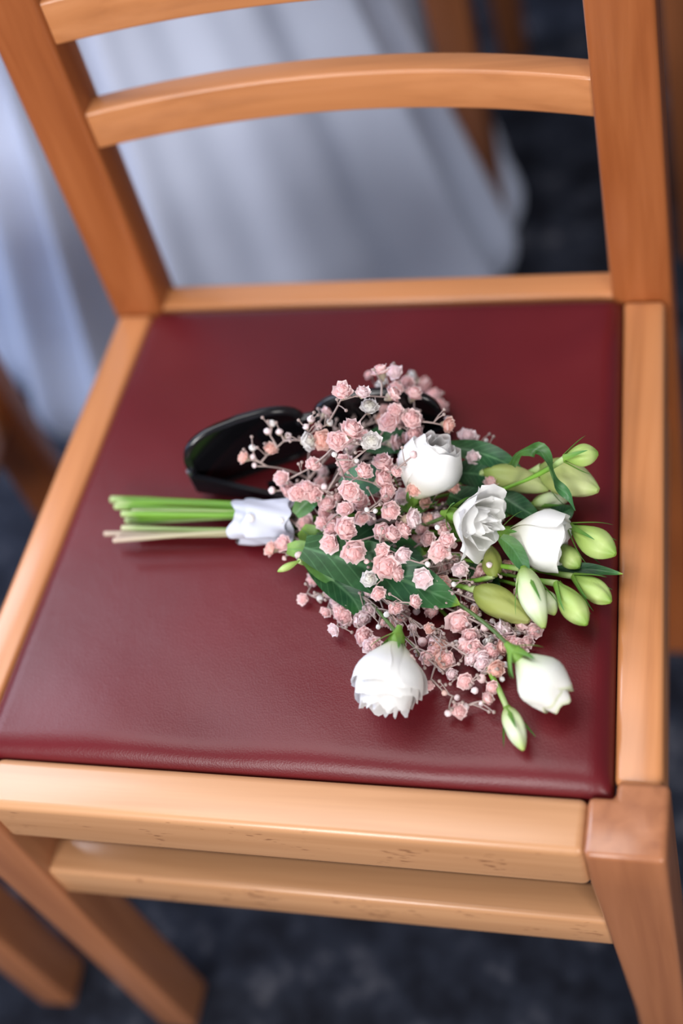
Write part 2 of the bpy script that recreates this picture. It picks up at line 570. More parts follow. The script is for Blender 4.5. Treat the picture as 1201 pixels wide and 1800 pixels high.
# ---------------------------------------------------------------- white cloth behind the chair
def drape():
    cx, cy = -0.337, 0.885
    rows, nu = [], 240
    ph = [RNG.uniform(0, 6.28) for _ in range(8)]
    ridges = [(-168, 9, .020), (-146, 6, .030), (-124, 5.5, .034), (-104, 4, .036), (-92, 5, -.020), (-81, 4, .014), (-60, 14, -.012), (-34, 6, -.014), (-19, 5, .032),
              (-4, 4, .020), (12, 7, .020), (30, 14, .018), (48, 12, .020), (75, 9, .028), (104, 8, .026), (132, 9, .028), (160, 8, .024)]
    for j in range(49):
        v = j / 48
        z = 1.02 * v
        prof = 0.322 - 0.200 * (1 - (1 - min(1, z / 1.02)) ** 1.25)
        if v < 0.06:
            prof -= 0.025 * (1 - v / 0.06) ** 2      # the hem turns in
        row = []
        for i in range(nu):
            a = 2 * math.pi * i / nu
            f = 0.0
            for (a0, w, h) in ridges:
                d = (math.degrees(a) - a0 - 5 * v * math.sin(a0) + 180) % 360 - 180
                f += h * math.exp(-(d / w) ** 2)
            r = prof + f * (1 - 0.45 * v) + 0.0025 * math.sin(23 * a + ph[1] + 3 * v)
            row.append((cx + r * math.cos(a), cy + r * math.sin(a), 0.006 + z + 0.004 * math.sin(9 * a + ph[3]) * (1 - v)))
        rows.append(row)
    for k, s in enumerate((0.75, 0.45, 0.12)):
        row = rows[48]
        rows.append([(cx + (p[0] - cx) * s, cy + (p[1] - cy) * s, 1.026 + 0.012 * (1 - s)) for p in row])
    m = MB()
    m.grid(rows, wrap=True)
    m.cap(rows[-1])
    return m.mesh('draped_cloth', [cloth_mat()])


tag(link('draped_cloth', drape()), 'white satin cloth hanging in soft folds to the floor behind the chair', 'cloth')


# ---------------------------------------------------------------- sunglasses
def sunglasses():
    hx, hy = -0.0900, 0.1930
    ang = math.radians(14)
    root = tag(empty('sunglasses', (hx, hy, 0.4825), ang), 'black sunglasses with loosely folded temples on the burgundy seat', 'sunglasses')
    W = 0.172

    def front_pt(s, z, t=0.0):       # s 0..1 across the front, bowed away from the temples
        x = s * W
        return Vector((x, 0.015 * math.sin(math.pi * min(1, max(0, s))) ** 0.8 + t, z))

    def outline(c, w, hgt, k):
        a = 2 * math.pi * k / 48
        ex = 0.5
        ca, sa = math.cos(a), math.sin(a)
        return (c + w * math.copysign(abs(ca) ** ex, ca), 0.0260 + hgt * math.copysign(abs(sa) ** ex, sa) + 0.004 * (1 - abs(ca)) * (1 if sa > 0 else -0.2))
    fr = MB()
    for c in (0.245, 0.755):
        pts = [outline(c, 0.215, 0.0225, k) for k in range(48)]
        rows = []
        for dz, dt in ((0.0, -0.0020), (1.0, -0.0020), (1.0, 0.0022), (0.0, 0.0022)):
            row = []
            for s, z in pts:
                k = 1 + 0.13 * dz
                row.append(front_pt(c + (s - c) * k, 0.0272 + (z - 0.0260) * (1 + 0.13 * dz), dt))
            rows.append(row)
        rows.append(rows[0])
        fr.grid(rows, wrap=True)
    # bridge
    fr.tube([front_pt(0.455, 0.037), front_pt(0.48, 0.0400), front_pt(0.52, 0.0400), front_pt(0.545, 0.037)], [0.0035, 0.003, 0.003, 0.0035])
    f = link('frame_front', fr.mesh('frame_front', [BLACK]), root)
    for c in (0.245, 0.755):
        lm = MB()
        pts = [outline(c, 0.215, 0.0225, k) for k in range(48)]
        for dt in (-0.0006, 0.0008):
            rows = []
            for q in (1.0, 0.75, 0.5, 0.25, 0.02):
                rows.append([front_pt(c + (s - c) * q, 0.0272 + (z - 0.0260) * q, dt) for s, z in pts])
            lm.grid(rows, wrap=True)
        link('lens', lm.mesh('lens', [LENS]), root)
    # temples folded in behind the lenses at different angles
    for s, a0, ln, zc in ((0.0, -23, 0.128, 0.017), (1.0, 184, 0.122, 0.015)):
        p0 = front_pt(s, zc) + Vector((0.001 if s == 0 else -0.001, -0.002, 0))
        d = Vector((math.cos(math.radians(a0)), math.sin(math.radians(a0)), 0))
        nrm = Vector((-d.y, d.x, 0))
        tm = MB()
        rows = []
        ts = [0, 0.1, 0.3, 0.6, 0.75, 0.88, 1.0]
        for t in ts:
            h = 0.0085 - 0.0045 * min(1, t / 0.5)
            z = -0.008 * (t if t < 0.75 else 0.75 + (t - 0.75) * 0.6)
            p = p0 + d * (ln * t) + Vector((0, 0, z))
            rows.append([p + nrm * 0.0018 + Vector((0, 0, h)), p - nrm * 0.0018 + Vector((0, 0, h)), p - nrm * 0.0018 - Vector((0, 0, h)), p + nrm * 0.0018 - Vector((0, 0, h))])
        tm.grid(rows, wrap=True)
        tm.cap(list(reversed(rows[0])))
        tm.cap(rows[-1])
        t_ = link('temple', tm.mesh('temple', [BLACK], smooth=False), root)
        hg = MB()
        hg.tube([p0 + Vector((0, 0.001, -0.009)), p0 + Vector((0, 0.001, 0.012))], 0.0022, 8)
        h_ = link('hinge', hg.mesh('hinge', [METAL]), t_)
        h_['label'] = 'grey metal hinge'


sunglasses()

# ---------------------------------------------------------------- bouquet (positions in millimetres)
DATA = {
 'root': [-28.0, 161.0, 499.5],
 'florets': [
  [46.6,228.7,565.0,4.7,'p'],[49.9,242.9,548.2,4.1,'l'],[24.1,263.6,521.1,2.8,'p'],[45.4,281.0,500.1,2.9,'w'],[52.8,278.0,495.3,4.2,'p'],
  [52.7,250.5,527.0,4.7,'p'],[37.3,247.9,530.9,3.3,'w'],[51.1,234.7,542.0,3.6,'p'],[53.8,218.6,555.3,4.4,'p'],[61.4,233.6,537.6,4.6,'p'],
  [53.8,244.1,522.2,4.0,'l'],[30.6,201.8,578.7,4.8,'p'],[41.8,203.5,575.8,3.8,'l'],[11.8,258.0,496.3,3.8,'o'],[44.2,200.6,565.3,4.5,'w'],
  [39.2,236.6,522.3,4.4,'p'],[60.7,271.0,490.6,4.6,'p'],[65.6,261.9,491.0,5.0,'p'],[56.2,255.1,503.5,5.2,'p'],[55.5,258.7,490.2,4.2,'p'],
  [71.2,246.3,490.6,4.6,'p'],[55.3,210.6,549.1,4.4,'p'],[52.0,204.5,546.1,5.2,'p'],[47.1,229.1,514.1,4.0,'p'],[65.0,208.6,544.2,5.2,'p'],
  [63.3,220.2,527.5,3.9,'p'],[26.4,238.3,502.7,4.5,'p'],[21.8,233.8,501.2,4.1,'p'],[38.4,178.6,571.1,5.6,'p'],[30.4,171.9,569.4,4.7,'p'],
  [50.4,175.0,564.2,4.7,'w'],[45.3,173.2,564.9,1.7,'w'],[17.8,213.9,514.1,5.1,'p'],[18.6,210.7,511.7,4.0,'l'],[42.6,220.8,510.0,4.7,'p'],
  [50.5,206.1,522.3,5.0,'p'],[58.0,209.6,522.0,4.6,'p'],[76.0,167.9,561.4,2.3,'p'],[30.5,171.1,549.7,4.0,'p'],[28.9,165.0,565.1,1.7,'w'],
  [41.5,164.2,560.0,1.5,'w'],[45.5,159.7,555.4,4.4,'p'],[52.5,174.8,544.3,4.8,'p'],[62.8,166.6,546.3,2.9,'p'],[52.4,166.6,538.6,5.0,'p'],
  [54.9,172.2,541.6,3.8,'p'],[13.3,188.6,549.0,5.2,'o'],[4.3,186.1,550.6,4.7,'w'],[8.8,214.3,543.2,3.2,'p'],[6.1,197.6,557.9,2.3,'l'],
  [10.9,195.0,554.4,2.1,'p'],[3.2,193.3,556.0,1.9,'l'],[17.2,197.9,554.1,2.1,'w'],[-23.6,203.1,547.2,2.5,'w'],[-26.3,198.6,544.9,2.1,'l'],
  [-19.1,199.6,543.0,2.3,'l'],[-13.6,198.5,540.3,2.1,'l'],[-24.1,189.6,537.9,3.6,'o'],[-40.1,182.3,538.6,3.4,'o'],[-35.0,188.5,541.1,2.1,'w'],
  [-34.9,183.8,537.8,1.6,'l'],[9.7,171.5,546.1,4.0,'p'],[-33.8,179.6,534.5,1.6,'l'],[-14.0,170.3,533.5,4.2,'p'],[-23.0,168.7,522.9,2.3,'l'],
  [-13.4,170.7,520.9,3.8,'p'],[-1.3,159.0,533.7,4.4,'p'],[4.0,161.9,533.8,4.5,'p'],[7.7,160.6,531.5,4.9,'p'],[14.4,165.0,532.2,2.1,'l'],
  [21.8,161.2,526.8,2.8,'p'],[16.6,156.2,525.3,4.7,'p'],[7.3,175.1,490.9,4.0,'p'],[31.2,147.8,533.2,4.0,'p'],[37.6,149.1,550.9,5.1,'p'],
  [37.4,155.2,536.1,4.3,'p'],[38.1,156.1,528.8,4.3,'p'],[40.8,145.4,528.0,4.0,'p'],[-2.2,155.5,506.1,4.6,'p'],[2.0,152.4,502.5,4.3,'p'],
  [13.7,146.8,519.7,3.7,'p'],[20.7,148.7,518.5,3.5,'p'],[21.7,139.2,523.0,3.8,'p'],[35.6,129.9,538.2,5.6,'p'],[22.6,129.4,523.4,4.8,'p'],
  [-12.5,137.5,510.1,4.6,'p'],[-19.5,133.3,509.7,4.2,'o'],[40.3,120.3,529.7,6.4,'p'],[-0.1,127.7,511.4,2.4,'p'],[-11.7,130.1,504.6,1.6,'p'],
  [-22.5,172.6,500.0,2.6,'l'],[26.6,138.8,509.5,1.7,'l'],[11.6,133.2,511.0,1.7,'l'],[-6.8,176.1,496.8,2.6,'l'],[47.8,141.6,541.9,1.5,'w'],
  [-10.2,152.1,488.6,2.6,'l'],[55.1,161.2,533.9,4.6,'p'],[54.9,156.3,534.3,2.9,'p'],[58.7,148.7,531.4,4.9,'p'],[69.9,148.3,523.3,5.3,'l'],
  [60.3,168.8,518.1,3.8,'l'],[73.8,168.1,512.8,3.5,'o'],[69.8,167.2,528.8,3.8,'o'],[53.6,138.9,522.6,4.6,'p'],[60.4,135.2,525.2,4.6,'p'],
  [65.0,141.6,520.3,4.8,'p'],[42.1,153.7,514.2,3.1,'l'],[52.6,141.9,540.3,1.5,'w'],[76.9,159.5,505.6,4.2,'o'],[87.0,151.7,508.0,3.5,'p'],
  [88.0,140.3,526.4,1.5,'w'],[93.3,134.9,520.7,4.2,'p'],[89.5,129.2,518.1,5.1,'p'],[93.4,130.9,510.2,2.2,'l'],[77.8,145.2,506.8,3.8,'p'],
  [72.7,153.6,503.0,3.1,'p'],[56.8,123.3,525.8,3.4,'p'],[68.5,123.5,521.7,4.2,'l'],[58.9,116.2,520.1,6.1,'p'],[65.1,114.0,516.3,4.4,'p'],
  [80.3,114.0,510.8,4.7,'l'],[80.1,123.5,502.3,2.7,'p'],[82.8,121.4,515.1,1.9,'w'],[89.4,118.5,499.2,3.9,'o'],[84.4,135.5,490.4,4.4,'p'],
  [65.1,155.6,489.2,3.2,'o'],[69.2,139.9,489.3,3.3,'o'],[49.6,108.1,517.9,3.9,'w'],[47.9,116.4,524.3,1.5,'p'],[95.6,138.4,510.8,2.0,'p'],
  [18.5,121.6,500.4,5.1,'p'],[24.2,123.5,499.7,4.2,'p'],[4.8,125.2,489.6,3.6,'p'],[0.4,110.5,488.9,2.9,'p'],[16.8,102.0,488.9,2.9,'p'],
  [15.6,114.9,489.3,3.3,'l'],[24.6,113.5,489.3,3.3,'l'],[21.0,109.1,488.9,2.9,'l'],[32.0,114.6,490.6,3.0,'p'],[30.2,98.3,490.6,4.6,'p'],
  [28.3,95.6,488.1,2.1,'p'],[41.2,98.9,490.2,4.2,'l'],[38.7,96.0,489.5,3.5,'l'],[44.0,85.3,490.6,4.6,'p'],[54.9,102.2,511.8,3.5,'p'],
  [43.8,112.6,496.4,2.8,'l'],[11.1,111.7,488.2,2.2,'w'],[54.6,96.5,489.1,3.1,'p'],[55.2,85.9,500.3,1.5,'w'],[77.1,98.8,509.0,3.5,'p'],
  [64.4,97.0,504.7,3.9,'p'],[82.8,104.9,490.3,4.3,'p'],[65.1,100.5,489.8,3.8,'p'],[59.9,92.8,503.5,1.7,'w'],[60.1,96.3,489.9,3.9,'p'],
  [73.3,104.7,488.1,2.1,'l'],[85.7,87.4,498.0,3.0,'o'],[88.8,85.2,490.7,4.7,'p'],[73.8,89.5,488.2,2.2,'l'],[67.2,87.8,497.3,2.0,'w'],
  [80.5,83.3,489.3,2.7,'p'],[69.0,74.3,502.5,1.7,'l'],[80.8,57.2,513.0,2.9,'p'],[89.9,81.1,487.9,1.9,'w'],[94.6,71.4,491.0,5.0,'o'],
  [101.2,96.7,492.1,6.1,'p'],[100.8,105.3,490.2,4.2,'p'],[104.6,100.2,492.3,3.7,'p'],[99.4,127.0,501.5,3.9,'l'],[97.9,114.4,504.8,1.5,'w'],
  [106.1,125.7,490.0,4.0,'p'],[100.1,122.1,488.9,2.9,'p'],[105.1,116.4,489.3,3.3,'l'],[110.1,130.7,492.6,4.3,'p'],[108.8,108.5,488.7,2.7,'l'],
  [109.2,88.0,490.2,4.2,'p'],[100.4,84.4,487.7,1.7,'w'],[106.9,79.4,490.1,4.1,'p'],[112.1,79.3,490.8,4.8,'p'],[110.7,73.3,489.8,3.8,'l'],
  [115.4,75.4,489.3,3.3,'l'],[110.3,103.3,487.5,1.5,'l'],[114.6,93.7,487.5,1.5,'l'],[117.8,127.5,506.6,1.7,'l'],[125.5,136.2,490.5,4.5,'o'],
  [116.8,125.5,494.1,1.9,'l'],[132.5,129.9,488.6,2.6,'l'],[124.0,105.7,496.8,3.0,'p'],[128.2,106.4,488.1,1.5,'w'],[135.4,108.0,489.9,3.9,'p'],
  [135.2,116.0,492.3,3.9,'p'],[134.8,118.7,494.3,2.2,'p'],[120.3,100.1,487.7,1.7,'l'],[127.9,92.0,491.3,5.3,'l'],[124.4,89.7,488.4,2.4,'p'],
  [137.8,102.1,488.1,2.1,'l'],[143.8,101.3,489.8,3.8,'p'],[138.0,96.2,490.2,4.2,'p'],[136.8,92.8,488.0,2.0,'w'],[146.3,93.7,489.8,3.8,'p'],
  [142.6,92.0,488.4,2.4,'l'],[133.7,85.7,489.4,3.4,'p'],[138.3,81.6,490.3,4.3,'p'],[142.5,85.3,489.5,3.5,'p'],[120.2,86.0,489.0,3.0,'w'],
  [128.9,81.9,490.2,4.2,'o'],[123.2,78.7,490.1,4.1,'p'],[117.7,74.0,489.8,3.8,'l'],[126.7,66.7,490.2,4.2,'o'],[131.2,71.1,488.0,2.0,'w'],
  [127.9,75.8,487.5,1.5,'w'],[130.5,61.7,487.5,1.5,'w'],[100.8,63.0,489.1,3.1,'l'],[93.7,66.0,487.7,1.7,'w'],[109.7,58.0,490.1,4.1,'p'],
  [118.8,60.8,488.6,2.6,'p'],[125.9,55.2,489.4,3.4,'p'],[123.8,47.5,489.1,3.1,'p'],[120.3,45.2,487.6,1.6,'l'],[115.7,53.1,488.1,2.1,'l'],
  [108.6,38.6,489.8,3.8,'p'],[111.5,42.1,488.3,2.3,'l'],[102.1,37.7,488.1,2.1,'l'],[98.3,50.8,487.9,1.9,'o'],[88.4,54.9,489.0,3.0,'p'],
  [105.9,48.3,487.7,1.7,'l'],[118.2,70.3,489.8,3.8,'l'],[119.8,65.5,487.7,1.7,'l'],[94.6,217.1,514.0,5.0,'l'],[98.3,205.5,504.5,3.6,'o'],
  [110.1,214.1,506.2,2.1,'l'],[105.6,217.7,510.4,1.6,'w'],[33.7,203.3,534.4,2.8,'p'],[11.6,138.4,505.3,4.4,'p'],[35.0,143.9,501.6,2.8,'p'],
  [49.2,77.6,492.0,3.7,'l'],[100.2,200.7,515.0,3.7,'l'],[17.1,136.9,492.0,3.5,'p'],[26.6,199.8,492.6,4.1,'l'],[2.1,184.8,509.4,3.1,'p'],
  [57.5,139.3,492.0,2.8,'l'],[44.6,102.9,492.0,3.4,'l'],[71.7,130.7,492.0,2.8,'p'],[83.4,161.5,503.4,3.3,'l'],[81.0,197.0,518.4,4.1,'p'],
  [40.1,141.9,492.0,2.7,'p'],[39.0,229.0,507.0,3.0,'l'],[-1.3,194.3,497.3,4.0,'o'],[117.3,93.2,492.0,2.6,'p'],[111.8,188.0,506.5,3.6,'p'],
  [98.9,178.2,501.2,2.7,'p'],[60.7,182.1,535.5,2.6,'p'],[89.0,74.8,492.0,3.5,'p'],[36.6,229.7,518.3,3.1,'o'],[84.5,192.8,523.5,3.3,'o'],
  [14.0,153.7,518.2,4.2,'p'],[66.0,212.8,540.1,3.0,'p'],[98.0,170.1,498.1,3.1,'l'],[86.0,71.3,492.0,4.2,'p'],[66.2,203.4,536.8,4.2,'p'],
  [49.7,128.4,492.0,3.7,'o'],[72.9,129.5,492.0,3.0,'o'],[77.1,238.4,504.8,2.7,'l'],[86.5,209.5,537.0,3.7,'o'],[105.4,82.8,492.0,2.5,'p'],
  [27.5,100.0,492.0,4.2,'p'],[105.1,214.2,495.0,3.1,'o'],[116.5,164.0,501.1,3.8,'p'],[73.9,92.2,492.0,2.8,'l'],[25.4,87.7,492.0,3.1,'l'],
  [67.2,180.7,492.0,3.1,'p'],[105.2,95.1,492.0,2.6,'l'],[64.9,170.5,492.0,4.0,'p'],[92.1,80.0,492.0,4.3,'o'],[64.2,103.5,492.0,4.2,'p'],
  [86.1,191.6,492.0,3.0,'p'],[43.2,149.0,492.0,3.9,'o'],[69.1,154.2,492.0,3.1,'p'],[85.4,125.9,492.0,3.1,'o'],[101.4,146.1,492.0,3.5,'o'],
  [81.4,159.5,506.0,4.0,'l'],[120.8,189.4,492.0,3.7,'p'],[51.9,78.3,492.0,4.0,'p'],[17.2,129.5,492.0,3.1,'l'],[50.4,167.3,531.7,2.5,'p'],
  [109.0,103.6,492.0,2.8,'o'],[97.0,71.5,492.0,4.3,'p'],[23.5,161.0,492.0,2.9,'l'],[112.4,124.8,492.0,3.0,'o'],[90.3,181.1,511.0,3.1,'o'],
  [111.6,177.8,492.0,4.1,'l'],[60.3,141.1,492.4,4.2,'o'],[91.8,137.3,492.0,4.3,'p'],[118.5,140.1,492.0,2.7,'l'],[67.1,132.0,492.0,3.6,'p'],
  [25.6,180.9,529.1,4.3,'p'],[55.0,142.4,492.0,3.9,'l'],[2.5,192.7,511.2,2.9,'l'],],
 'flowers': [
  {'n':'f1','b':[92.4,154.5,519.6],'a':[0.92,-0.349,0.18],'R':17.0,'L':30.0,'k':'open'},
  {'n':'f2','b':[65.2,169.2,510.7],'a':[0.442,0.525,0.727],'R':23.2,'L':43.0,'k':'round'},
  {'n':'f3','b':[122.6,150.2,507.1],'a':[0.989,-0.108,-0.099],'R':20.0,'L':38.0,'k':'cup'},
  {'n':'f4','b':[71.5,73.7,512.4],'a':[-0.068,-0.979,-0.194],'R':20.5,'L':41.0,'k':'side'},
  {'n':'f5','b':[139.8,66.0,514.0],'a':[0.693,-0.527,-0.492],'R':17.2,'L':37.0,'k':'closed'},],
 'buds': [
  {'a':[138.2,125.6,508.0],'b':[153.2,89.5,500.0],'r':7.7,'c':'w','s':4},{'a':[157.2,121.9,498.0],'b':[176.8,95.1,496.0],'r':7.4,'c':'g','s':2},
  {'a':[165.8,130.8,492.0],'b':[189.1,113.4,492.0],'r':6.8,'c':'g','s':4},{'a':[161.9,160.9,500.0],'b':[190.3,141.1,500.0],'r':8.7,'c':'g','s':5},
  {'a':[154.2,153.7,492.0],'b':[168.7,136.5,492.0],'r':6.3,'c':'g','s':0},{'a':[135.7,42.6,490.0],'b':[148.0,16.3,491.0],'r':5.7,'c':'w','s':3},
  {'a':[140.7,200.9,505.0],'b':[177.5,184.0,505.0],'r':10.9,'c':'y','s':2},{'a':[106.1,196.0,507.8],'b':[146.1,190.3,497.0],'r':8.1,'c':'y','s':0},
  {'a':[158.4,189.1,530.0],'b':[179.0,193.0,530.0],'r':6.6,'c':'g','s':4},{'a':[135.8,181.7,492.0],'b':[159.7,188.9,492.0],'r':5.7,'c':'w','s':2},
  {'a':[108.8,117.1,496.0],'b':[143.5,96.0,496.0],'r':8.9,'c':'o','s':0},{'a':[120.1,123.0,500.0],'b':[115.3,145.3,500.0],'r':5.8,'c':'o','s':0},
  {'a':[149.0,119.1,492.0],'b':[157.2,103.6,492.0],'r':5.8,'c':'w','s':0},{'a':[2.5,123.0,513.5],'b':[-10.7,114.9,512.7],'r':2.1,'c':'g','s':0},],
 'leaves': [
  {'p':[[4.7,129.9,517.6],[33.5,121.2,517.6],[61.3,115.3,511.0],[85.2,109.1,503.1],[101.6,105.2,496.9]],'w':15,'c':'d','t':0},
  {'p':[[5.1,129.2,504.2],[21.7,116.5,502.1],[35.0,107.3,494.6],[42.4,94.5,489.0]],'w':9,'c':'d','t':0},
  {'p':[[8.4,148.6,510.2],[30.2,143.9,505.3],[55.1,142.6,501.8],[75.9,140.4,496.5]],'w':13,'c':'d','t':0},
  {'p':[[84.5,207.7,517.4],[102.5,204.9,515.3],[118.4,201.0,510.6],[132.3,195.7,504.4]],'w':7,'c':'d','t':0},
  {'p':[[126.0,191.4,520.0],[131.3,193.3,530.0],[142.4,195.9,530.0],[149.3,185.2,530.0],[153.3,177.9,520.0],[161.7,172.4,515.0],[165.9,165.2,510.0]],'w':5,'c':'m','t':1.2},
  {'p':[[117.3,182.8,500.9],[128.4,176.1,498.5],[144.3,168.8,494.0]],'w':7,'c':'d','t':0},
  {'p':[[135.1,167.9,489.0],[153.6,176.4,489.6],[161.9,182.2,490.6]],'w':6,'c':'d','t':0},
  {'p':[[148.8,135.0,489.0],[172.3,137.7,489.0],[194.3,134.8,489.0]],'w':3.6,'c':'d','t':0},
  {'p':[[125.2,138.2,520.0],[131.7,134.8,515.0],[137.9,127.1,510.0],[142.4,120.6,508.0]],'w':5.2,'c':'m','t':0},
  {'p':[[-7.8,131.4,513.0],[3.2,130.3,512.0],[14.9,119.5,506.6],[23.4,114.0,499.7]],'w':6,'c':'l','t':0},
  {'p':[[-5.3,153.3,518.5],[4.0,160.4,523.9],[14.7,162.6,524.1]],'w':6,'c':'m','t':0},
  {'p':[[23.0,168.5,525.1],[39.4,172.7,528.5],[53.2,181.2,523.0]],'w':10,'c':'t','t':0},
  {'p':[[29.3,208.7,519.1],[49.1,207.4,523.7],[62.9,205.5,517.4]],'w':9,'c':'d','t':0},
  {'p':[[89.2,192.3,511.4],[104.4,193.7,506.8],[116.3,191.5,500.9]],'w':9,'c':'d','t':0},
  {'p':[[87.0,177.3,508.0],[104.6,172.9,502.4],[125.1,171.2,496.3]],'w':10,'c':'d','t':0},
  {'p':[[104.0,138.7,494.0],[111.5,130.7,490.8],[123.0,120.0,489.0]],'w':8,'c':'d','t':0},
  {'p':[[-1.8,146.7,512.6],[8.5,142.8,506.1],[23.4,145.5,508.9]],'w':8,'c':'l','t':0},
  {'p':[[55.5,174.6,511.2],[66.9,169.3,509.7],[78.7,172.9,508.0]],'w':7,'c':'l','t':0},
  {'p':[[58.4,143.2,501.0],[71.1,125.6,496.8],[83.0,106.5,489.0]],'w':9,'c':'d','t':0},],
 'ends': [
  [-150.8,184.2,489.0,5],[-143.4,175.1,494.0,4.5],[-133.9,165.7,499.0,4.2],[-133.7,165.4,491.5,4.4],[-132.1,156.0,496.5,3.8],[-130.1,158.0,489.0,3.6],
  [-144.9,152.9,494.0,3.6],[-133.9,144.3,499.0,3.6],[-130.5,168.7,491.5,3.4],[-140.7,176.1,496.5,3.0],[-133.0,163.9,489.0,3.0],
  [-135.6,150.8,494.0,2.6],[-127.5,168.1,499.0,2.4],],
}


def mmv(p):
    return Vector(p[:3]) * 0.001


ROOT = mmv(DATA['root'])
bouquet = tag(empty('bouquet', (ROOT.x, ROOT.y, 0.484)), 'white lisianthus and pink gypsophila bouquet with ribbon lying on the burgundy seat', 'bouquet')
BO = Vector((ROOT.x, ROOT.y, 0.484))


def local(p):
    return p - BO


def part(name, m, mats, parent=None, smooth=True):
    """mesh collected in world coordinates -> part whose origin is the bouquet's"""
    m.v = [tuple(Vector(p) - BO) for p in m.v]
    return link(name, m.mesh(name, mats, smooth), parent or bouquet)


def bez(p0, p1, p2, n):
    out = []
    for i in range(n + 1):
        t = i / n
        out.append(p0 * (1 - t) ** 2 + p1 * 2 * t * (1 - t) + p2 * t * t)
    return out


# cut stems left of the ribbon
for i, e in enumerate(DATA['ends']):
    end = mmv(e)
    r = e[3] * 0.0005
    a = ROOT + Vector((0.012, max(-0.009, min(0.009, (end.y - ROOT.y) * 0.6)), RNG.uniform(-0.007, 0.007)))
    mid = a.lerp(end, 0.5) + Vector((0, RNG.uniform(-0.003, 0.003), RNG.uniform(0.0, 0.003)))
    m = MB()
    pts = bez(a, mid, end, 10)
    m.tube(pts, [r * 0.9] * 8 + [r, r, r * 1.05], 10)
    kind = 2 if 6 == i or i in (7, 11) else (0 if i in (0, 1, 2, 3, 9) else 1)
    part('stem', m, [STEM_G[kind]])

# ribbon: a ruffled band wound round the stems, with its edge turned, and two pearl pins
m = MB()
rows = []
for j in range(15):
    s = j / 14
    c = ROOT + Vector((-0.023 + 0.040 * s, 0, 0))
    row = []
    for k in range(48):
        a = 2 * math.pi * k / 48
        rr = 0.0142 + 0.0010 * math.sin(5 * a + 4 * s) + (0.0014 * math.sin(7 * a + 1.0) * (1 - s) ** 3) + 0.0006 * math.sin(11 * a - 9 * s)
        dx = 0.003 * math.sin(4 * a + 0.6) * (1 - s) ** 2 + 0.002 * math.sin(3 * a) * s ** 2
        row.append(c + Vector((dx, rr * math.cos(a), rr * math.sin(a) * 0.92)))
    rows.append(row)
m.grid(rows, wrap=True)
rib = part('ribbon', m, [RIBBON])
m = MB()
rows = []
for j in range(9):
    s = j / 8
    row = []
    for k in range(15):
        a = math.radians(20 + 100 * k / 14)
        rr = 0.0165 + 0.0012 * math.sin(3 * s + 5 * a)
        row.append(ROOT + Vector((-0.014 + 0.030 * s + 0.002 * math.sin(6 * a), -rr * math.cos(a) * 1.0, rr * math.sin(a) * 0.95)))
    rows.append(row)
m.grid(rows)
part('ribbon_fold', m, [RIBBON], rib)
for px_, ay in ((-0.0085, 62), (0.0125, 58)):
    m = MB()
    cc = ROOT + Vector((px_, -0.0172 * math.cos(math.radians(ay)), 0.0172 * math.sin(math.radians(ay))))
    R = 0.0030 if px_ < 0 else 0.0018
    rows = [[cc + Vector((R * math.sin(t) * math.cos(a), R * math.sin(t) * math.sin(a), R * math.cos(t))) for a in [2 * math.pi * k / 12 for k in range(12)]] for t in [0.05 + 3.04 * q / 8 for q in range(9)]]
    m.grid(rows, wrap=True)
    pp = part('pearl_pin', m, [PEARL])
    pp['label'] = 'pearl pin head in the white ribbon'


# ---- white lisianthus flowers
def frame(axis):
    z = Vector(axis).normalized()
    x = z.cross(Vector((0.13, 0.2, 0.97))).normalized()
    return x, z.cross(x), z


def petal(base, fr, phi, hw, R, L, flare, close, ruff, ph, lip=0.0, narrow=0.30, drop=0.20):
    """one cupped petal as a piece of a ruffled bowl"""
    X, Y, Z = fr
    m = MB()
    nu, nv = 10, 9
    rows, ts = [], []
    for j in range(nv + 1):
        v = j / nv
        body = math.sin(min(1.0, v * 1.25) * math.pi / 2)
        r = R * (0.10 + 0.90 * body) * (1 - close * max(0, v - 0.45) ** 1.3 * 1.9) + flare * R * max(0, v - 0.55) ** 1.6 * 2.2
        z = L * (0.02 + 0.98 * v ** 0.95) - flare * L * max(0, v - 0.6) ** 2 * 1.3
        row = []
        for i in range(nu + 1):
            u = i / nu * 2 - 1
            w = hw * (0.45 + 0.55 * math.sin(min(1, v * 1.5) * math.pi / 2)) * (1 - narrow * max(0, v - 0.7) / 0.3)
            a = phi + u * w
            edge = v ** 3
            rr = r * (1 + 0.05 * u) + R * ruff * edge * math.sin(3.1 * u + ph) + R * ruff * 0.5 * edge * math.sin(6.3 * u + 2 * ph)
            zz = z - L * drop * edge * u ** 4 + L * ruff * 0.6 * edge * math.sin(5.2 * u + ph * 1.7)
            if lip:
                rr += R * lip * edge * v
                zz -= L * lip * 0.35 * edge * v
            row.append(base + X * (rr * math.cos(a)) + Y * (rr * math.sin(a)) + Z * zz)
        rows.append(row)
        ts.append(v)
    m.grid(rows, ts)
    return m


